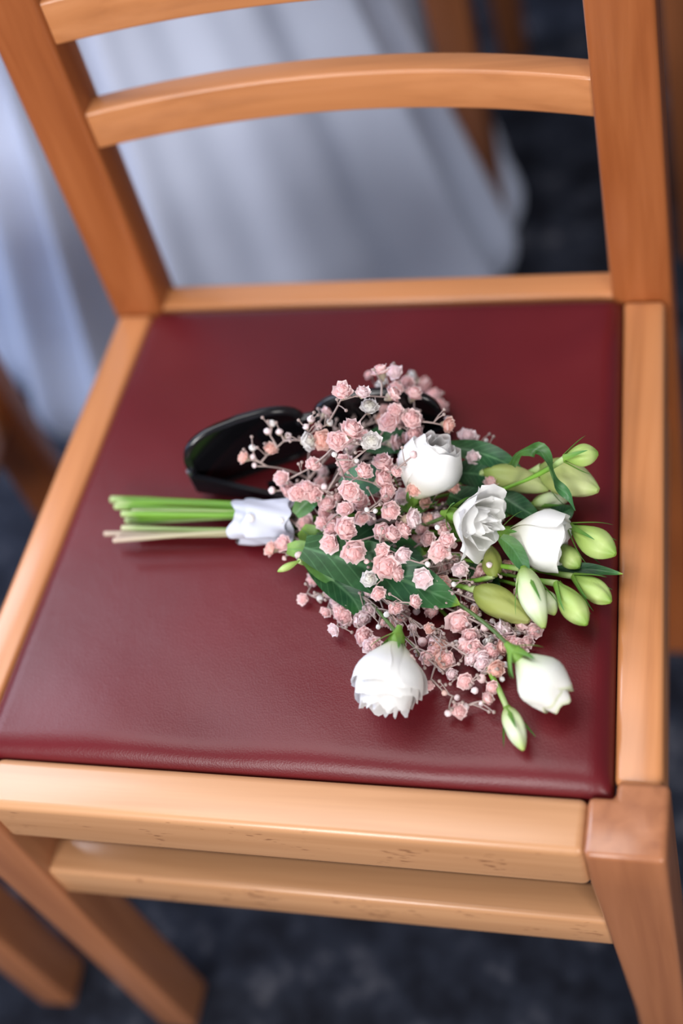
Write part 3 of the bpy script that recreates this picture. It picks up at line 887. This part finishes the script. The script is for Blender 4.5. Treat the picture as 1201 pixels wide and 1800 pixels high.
FLOWER_STEMS = []
for d in DATA['flowers']:
    base, axis, R, L, kind = mmv(d['b']), Vector(d['a']), d['R'] * 0.001, d['L'] * 0.001, d['k']
    fr = frame(axis)
    m = MB()      # calyx is the flower part that carries petals and sepals
    rows, ts = [], []
    for t, r in ((-0.006, 0.0016), (-0.003, 0.0024), (0.0, 0.0042), (0.003, 0.0050), (0.006, 0.0045)):
        rows.append([base + fr[2] * t + fr[0] * (r * math.cos(2 * math.pi * k / 12)) + fr[1] * (r * math.sin(2 * math.pi * k / 12)) for k in range(12)])
        ts.append(0.2)
    m.grid(rows, ts, wrap=True)
    fl = part('white_flower', m, [SEPAL])
    FLOWER_STEMS.append((base, axis))
    ph0 = RNG.uniform(0, 6.28)
    if kind == 'open':
        layers = [(5, 0.95, 1.00, 0.92, 0.42, 0.05, 0.075, 0.16), (5, 0.92, 0.80, 0.98, 0.26, 0.12, 0.075, 0.10), (5, 0.90, 0.58, 1.02, 0.10, 0.25, 0.085, 0.05),
                  (4, 0.95, 0.38, 1.00, 0.0, 0.35, 0.10, 0.0), (3, 1.10, 0.20, 0.97, 0.0, 0.45, 0.12, 0.0)]
        mat = PETAL
    elif kind == 'side':
        layers = [(5, 1.08, 1.02, 0.80, 0.08, 0.16, 0.05, 0.12), (5, 1.1, 0.98, 0.94, 0.05, 0.22, 0.065, 0.06), (5, 1.05, 0.80, 1.04, 0.03, 0.28, 0.08, 0.04), (4, 1.0, 0.55, 1.06, 0.0, 0.35, 0.10, 0.0)]
        mat = PETAL
    elif kind == 'round':
        layers = [(5, 1.12, 1.00, 0.92, 0.0, 0.50, 0.045, 0.05), (5, 1.15, 0.90, 1.00, 0.0, 0.66, 0.045, 0.0), (3, 1.2, 0.70, 0.98, 0.0, 0.70, 0.05, 0.0)]
        mat = PETAL
    elif kind == 'cup':
        layers = [(5, 1.05, 1.00, 0.96, 0.05, 0.26, 0.035, 0.05), (4, 1.2, 0.88, 0.97, 0.0, 0.38, 0.035, 0.0), (4, 1.15, 0.62, 0.90, 0.0, 0.42, 0.05, 0.0)]
        mat = PETAL
    else:
        layers = [(4, 1.05, 1.00, 0.97, 0.0, 0.42, 0.035, 0.0), (3, 1.2, 0.84, 1.02, 0.0, 0.55, 0.05, 0.0)]
        mat = PETAL_BUD
    for li, (n, hw, kr, kl, flare, close, ruff, lip) in enumerate(layers):
        for k in range(n):
            phi = ph0 + 2 * math.pi * (k + 0.5 * (li % 2)) / n + RNG.uniform(-0.13, 0.13)
            m = petal(base + axis * 0.002, fr, phi, hw * RNG.uniform(0.92, 1.08), R * kr * RNG.uniform(0.95, 1.04), L * kl * RNG.uniform(0.94, 1.05),
                      flare * RNG.uniform(0.8, 1.3), close * RNG.uniform(0.85, 1.1), ruff, RNG.uniform(0, 6.28), lip=lip,
                      narrow=0.26 if kind == 'open' else 0.08, drop={'open': 0.18, 'side': 0.05}.get(kind, 0.12))
            part('petal', m, [mat], fl)
    for k in range(5):
        a = ph0 + 2 * math.pi * k / 5
        dr = fr[0] * math.cos(a) + fr[1] * math.sin(a)
        m = MB()
        rows = []
        n = 6
        for j in range(n + 1):
            t = j / n
            c = base + fr[2] * (t * L * 0.30) + dr * (0.0035 + R * 0.62 * math.sin(t * 1.3))
            w = 0.0022 * (1 - t) ** 0.7 + 0.0001
            sd = fr[2].cross(dr)
            rows.append([c - sd * w, c + dr * (w * 0.4), c + sd * w])
        m.grid(rows, [j / n for j in range(n + 1)])
        part('sepal', m, [SEPAL], fl)

# ---- buds
BUD_STEMS = []
for d in DATA['buds']:
    a, b, r = mmv(d['a']), mmv(d['b']), d['r'] * 0.001
    ax_ = (b - a).normalized()
    ln = (b - a).length
    fr = frame(ax_)
    m = MB()
    rows, ts = [], []
    tw = RNG.uniform(0, 6)
    for j in range(15):
        t = j / 14
        prof = (math.sin(math.pi * min(1, t ** (1.35 if d['c'] == 'g' else 0.85) * 0.97 + 0.02)) ** 0.75) * (1 - 0.12 * t) * 1.02 + 0.06 * t + 0.03
        if j == 0:
            prof = 0.20
        if j == 14:
            prof = 0.16
        row = []
        for k in range(30):
            an = 2 * math.pi * k / 30
            rr = r * prof * (1.05 - 0.20 * (1 - abs(math.sin(1.5 * an + 2.0 * t + tw))) ** 2.5 + 0.025 * math.sin(7 * an - 2 * t))
            row.append(a + ax_ * (ln * t) + fr[0] * (rr * math.cos(an)) + fr[1] * (rr * math.sin(an)))
        rows.append(row)
        ts.append(t)
    m.grid(rows, ts, wrap=True)
    m.cap(rows[-1], 1.0)
    bud = part('flower_bud', m, [BUDS[d['c']]])
    BUD_STEMS.append((a, ax_, r))
    for k in range(d['s']):
        an = tw + 2 * math.pi * k / max(1, d['s'])
        dr = fr[0] * math.cos(an) + fr[1] * math.sin(an)
        sd = ax_.cross(dr)
        m = MB()
        rows = []
        for j in range(8):
            t = j / 7
            c = a + ax_ * (ln * (0.0 + 0.72 * t)) + dr * (r * (0.20 + 1.02 * math.sin(min(1, t * 1.15) * 1.45)) + 0.004 * t * t)
            w = 0.0019 * (1 - t) ** 0.75 + 0.0001
            rows.append([c - sd * w, c + dr * (w * 0.5), c + sd * w])
        m.grid(rows, [j / 7 for j in range(8)])
        part('sepal', m, [SEPAL], bud)

# ---- green stems from the ribbon to each flower and bud
for base, axis in FLOWER_STEMS:
    s = ROOT + Vector((0.010, RNG.uniform(-0.006, 0.006), RNG.uniform(-0.009, -0.002)))
    ctl = base - axis * 0.035
    ctl = ctl.lerp(s.lerp(base, 0.55), 0.6)
    ctl.z = 0.478
    if base.y < 0.10 and base.x > 0.10:
        ctl += Vector((0.010, 0.026, 0))
    m = MB()
    m.tube(bez(s, ctl, base, 14), 0.0012, 8)
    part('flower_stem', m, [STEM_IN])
for a, ax_, r in BUD_STEMS:
    s = ROOT + Vector((0.010, RNG.uniform(-0.006, 0.006), RNG.uniform(-0.009, -0.002)))
    ctl = (a - ax_ * 0.03).lerp(s.lerp(a, 0.6), 0.6)
    ctl.z = 0.480
    if a.y < 0.08:
        ctl += Vector((0.0, 0.05, 0))
    m = MB()
    m.tube(bez(s, ctl, a + ax_ * 0.001, 14), [0.0011] * 12 + [0.0015, 0.0018, max(0.0015, r * 0.3)], 8)
    part('bud_stem', m, [STEM_G[0]])


# ---- leaves
def smooth_path(pts, n):
    out = []
    P = [pts[0] * 2 - pts[1]] + pts + [pts[-1] * 2 - pts[-2]]
    for i in range(1, len(P) - 2):
        for k in range(n):
            t = k / n
            a, b, c, d = P[i - 1], P[i], P[i + 1], P[i + 2]
            out.append(0.5 * ((2 * b) + (c - a) * t + (2 * a - 5 * b + 4 * c - d) * t * t + (3 * b - a - 3 * c + d) * t ** 3))
    out.append(pts[-1])
    return out


for d in DATA['leaves']:
    pts = smooth_path([mmv(p) for p in d['p']], 6)
    n = len(pts) - 1
    w0 = d['w'] * 0.001
    m = MB()
    rows, ts = [], []
    ph = RNG.uniform(0, 6)
    for i, p in enumerate(pts):
        t = i / n
        dv = (pts[min(n, i + 1)] - pts[max(0, i - 1)]).normalized()
        nz = Vector((0.25, -0.42, 0.87))
        sd = dv.cross(nz).normalized()
        if d['t']:
            sd = Quaternion(dv, d['t'] * math.sin(2.6 * t * math.pi)) @ sd
        up = sd.cross(dv)
        w = w0 * (math.sin(math.pi * (0.10 + 0.90 * t) ** 0.9) ** 0.8 if t < 1 else 0.0) + 0.0002
        row = []
        for k in range(9):
            u = k / 4 - 1
            hgt = 0.32 * abs(u) ** 1.2 * w + 0.10 * w * math.sin(9 * t + ph + (2 if u > 0 else 0)) * abs(u)
            row.append(p + sd * (u * w) + up * hgt)
        rows.append(row)
        ts.append(t)
    m.grid(rows, ts)
    lo = part('leaf', m, [LEAVES[d['c']]])
    at_ = lo.data.attributes.new('across', 'FLOAT', 'POINT')
    at_.data.foreach_set('value', [(i % 9) / 4 - 1 for i in range(len(lo.data.vertices))])


# ---- gypsophila: sprigs of branching twigs that carry the pink florets
def floret_mesh(col, seed):
    r = random.Random(seed)
    m = MB()
    for n, tilt0, tilt1, ln, w, z0 in ((5, 1.50, 1.05, 1.06, 0.66, 0.05), (5, 1.20, 0.55, 1.10, 0.56, 0.12), (3, 0.75, 0.35, 0.85, 0.42, 0.22)):
        o = r.uniform(0, 6)
        for k in range(n):
            a = o + 2 * math.pi * k / n + r.uniform(-0.2, 0.2)
            dr, sd = Vector((math.cos(a), math.sin(a), 0)), Vector((-math.sin(a), math.cos(a), 0))
            p = Vector((0, 0, z0 - 0.35))
            rows, ts = [], []
            L_ = ln * r.uniform(0.85, 1.12)
            for j in range(4):
                t = j / 3
                tl = tilt0 + (tilt1 - tilt0) * t + r.uniform(-0.10, 0.10)
                if j:
                    p = p + (dr * math.sin(tl) + Vector((0, 0, 1)) * math.cos(tl)) * (L_ / 3)
                ww = w * (0.35, 0.85, 1.0, 0.72)[j]
                cup = 0.14 * ww
                notch = -0.12 if j == 3 else 0
                inward = Vector((0, 0, 1)) * cup - dr * cup
                rows.append([p - sd * ww * 0.9 + inward * 0.8 + Vector((0, 0, r.uniform(-.06, .06))), p + dr * notch, p + sd * ww * 0.9 + inward * 0.8 + Vector((0, 0, r.uniform(-.06, .06)))])
                ts.append(0.15 + 0.85 * t)
            m.grid(rows, ts)
    # the tightly packed middle petals: one lobed dome
    o = r.uniform(0, 6)
    rows, ts = [], []
    for j in range(7):
        th = 0.08 + 1.75 * j / 6
        rows.append([(0.64 * (1 + 0.17 * math.sin(5 * x + o + 4 * th) * math.sin(th) + 0.12 * math.sin(8 * x - 3 * th)) * math.sin(th) * math.cos(x),
                      0.64 * (1 + 0.17 * math.sin(5 * x + o + 4 * th) * math.sin(th) + 0.12 * math.sin(8 * x - 3 * th)) * math.sin(th) * math.sin(x),
                      0.05 + 0.62 * math.cos(th) * (1 + 0.22 * math.sin(5 * x + o + 4 * th))) for x in [2 * math.pi * k / 14 for k in range(14)]])
        ts.append(0.12 + 0.6 * j / 6)
    m.grid(rows, ts, wrap=True)
    m.cap(rows[0], 0.05)
    m.grid([[(q[0] * math.cos(x), q[0] * math.sin(x), q[1]) for x in [2 * math.pi * k / 7 for k in range(7)]] for q in ((0.10, -0.95), (0.38, -0.55), (0.48, -0.2))], [0.5] * 3, mi=1, wrap=True)
    return m.mesh('floret', [FLORET[col], CALYX])


def bud_mesh(col, seed):
    r = random.Random(seed)
    m = MB()
    rows, ts = [], []
    for q in range(7):
        t = q / 6
        rr = max(0.06, math.sin(math.pi * (0.06 + 0.9 * t)))
        rows.append([(rr * math.cos(x) * (1 + 0.12 * math.sin(3 * x + 4 * t + seed)), rr * math.sin(x), -0.9 + 1.85 * t) for x in [2 * math.pi * k / 9 for k in range(9)]])
        ts.append(0.3 + 0.7 * t)
    m.grid(rows, ts, wrap=True)
    m.cap(rows[-1], 0.4)
    m.grid([[(q[0] * math.cos(x), q[0] * math.sin(x), q[1]) for x in [2 * math.pi * k / 7 for k in range(7)]] for q in ((0.12, -1.15), (0.62, -0.75), (0.86, -0.35))], [0.5] * 3, mi=1, wrap=True)
    return m.mesh('floret_bud', [FLORET[col], CALYX])


FM = {c: [floret_mesh(c, 10 * i + ord(c)) for i in range(4)] for c in 'plow'}
BM = {c: [bud_mesh(c, 3 * i + ord(c)) for i in range(2)] for c in 'plow'}

fl = sorted(DATA['florets'], key=lambda f: (mmv(f) - ROOT).length)
# sort the florets into sprigs by their direction from the ribbon
NS = 9


def heading(f):
    v = mmv(f) - ROOT
    return math.atan2(v.y, max(0.004, v.x + 0.03)) + 0.6 * math.atan2(v.z, math.hypot(v.x, v.y) + 0.02)


order = sorted(range(len(fl)), key=lambda i: heading(fl[i]))
sprigs = [[] for _ in range(NS)]
for rank, i in enumerate(order):
    sprigs[min(NS - 1, rank * NS // len(order))].append(i)

for s in sprigs:
    m = MB()
    mem = sorted(s, key=lambda i: (mmv(fl[i]) - ROOT).length)
    far = max(mem, key=lambda i: (mmv(fl[i]) - ROOT).length)
    cen = sum((mmv(fl[i]) for i in mem), Vector()) / len(mem)
    start = ROOT + Vector((0.012, RNG.uniform(-0.008, 0.008), RNG.uniform(-0.005, 0.008)))
    tipv = cen.lerp(mmv(fl[far]), 0.55)
    ctl = start.lerp(cen, 0.7) + Vector((0, 0, -0.006))
    ctl.z = max(0.494, ctl.z)
    tipv.z = max(0.494, tipv.z - 0.008)
    main = bez(start, ctl, tipv, 12)
    m.tube(main, [0.0011 - 0.0005 * k / 12 for k in range(13)], 6)
    nodes = [(p, 0.0008) for p in main[3:]]
    placed = []
    for _ in range(13):          # bare side twigs that thicken the spray
        k = RNG.randrange(3, 11)
        q = main[k]
        dr = (q - ROOT).normalized() + Vector((RNG.uniform(-1, 1), RNG.uniform(-1, 1), RNG.uniform(-0.3, 0.7))) * 0.8
        e = q + dr.normalized() * RNG.uniform(0.010, 0.022)
        e.z = max(0.489, e.z)
        md = q.lerp(e, 0.5) + Vector((0, 0, RNG.uniform(-0.001, 0.003)))
        md.z = max(0.489, md.z)
        m.tube([q, md, e], [0.0006, 0.0005, 0.0004], 5)
        for _ in range(2):
            e2 = e + (dr.normalized() + Vector((RNG.uniform(-1, 1), RNG.uniform(-1, 1), RNG.uniform(-0.2, 0.8)))).normalized() * RNG.uniform(0.004, 0.010)
            e2.z = max(0.489, e2.z)
            m.tube([e, e2], 0.00035, 5)
            m.tube([e2 - Vector((0, 0, 0.001)), e2 - Vector((0, 0, .0004)), e2 + Vector((0, 0, 0.0004)), e2 + Vector((0, 0, 0.0011))], [0.0004, 0.0011, 0.0011, 0.0003], 7)
    for i in mem:
        f = fl[i]
        p = mmv(f)
        r = f[3] * 0.001
        best = min(nodes, key=lambda q: (q[0] - p).length + 0.45 * max(0.0, (q[0] - ROOT).length - (p - ROOT).length + 0.006) * 4)
        q = best[0]
        out = (p - ROOT).normalized()
        d = p - q
        if d.length < 1e-5:
            d = out * 0.001
        sag = Vector((RNG.uniform(-1, 1), RNG.uniform(-1, 1), RNG.uniform(-0.6, 1))) * 0.10 * d.length
        c = q.lerp(p, 0.55) + sag
        attach = p - (d.normalized() * 0.6 + Vector((0, 0, 0.3))).normalized() * r * 0.8
        seg = bez(q, c, attach, 5)
        m.tube(seg, [0.00075, 0.0007, 0.00062, 0.00055, 0.0005, 0.0005], 5)
        nodes.append((seg[2], 0.0005))
        nodes.append((seg[4], 0.0004))
        for _ in range(RNG.choice((0, 1, 1, 2))):      # a short side twig with a tiny closed bud
            e = seg[3] + (out * RNG.uniform(0.2, 1) + Vector((RNG.uniform(-1, 1), RNG.uniform(-1, 1), RNG.uniform(-0.2, 1)))).normalized() * RNG.uniform(0.006, 0.012)
            e.z = max(0.489, e.z)
            m.tube([seg[3], seg[3].lerp(e, 0.5) + Vector((0, 0, 0.0008)), e], 0.00035, 5)
            m.tube([e - Vector((0, 0, 0.001)), e - Vector((0, 0, .0004)), e + Vector((0, 0, 0.0004)), e + Vector((0, 0, 0.0011))], [0.0004, 0.0011, 0.0011, 0.0003], 7)
        placed.append((f, p, r, d.normalized()))
    sp = part('gypsophila_sprig', m, [TWIG])
    for f, p, r, d in placed:
        col = f[4]
        small = r < 0.0028
        me = RNG.choice((BM if small else FM)[col])
        o = bpy.data.objects.new('floret_bud' if small else 'floret', me)
        COL.objects.link(o)
        o.parent = sp
        face = (d * 0.8 + Vector((RNG.uniform(-0.5, 0.7), RNG.uniform(-0.9, 0.2), RNG.uniform(0.3, 1.0)))).normalized()
        o.rotation_euler = (face.to_track_quat('Z', 'Y') @ Quaternion((0, 0, 1), RNG.uniform(0, 6.28))).to_euler()
        k = r * RNG.uniform(0.95, 1.06) * (1.12 if small else 1.40)
        o.scale = (k, k, k * RNG.uniform(0.92, 1.1))
        o.location = p - BO
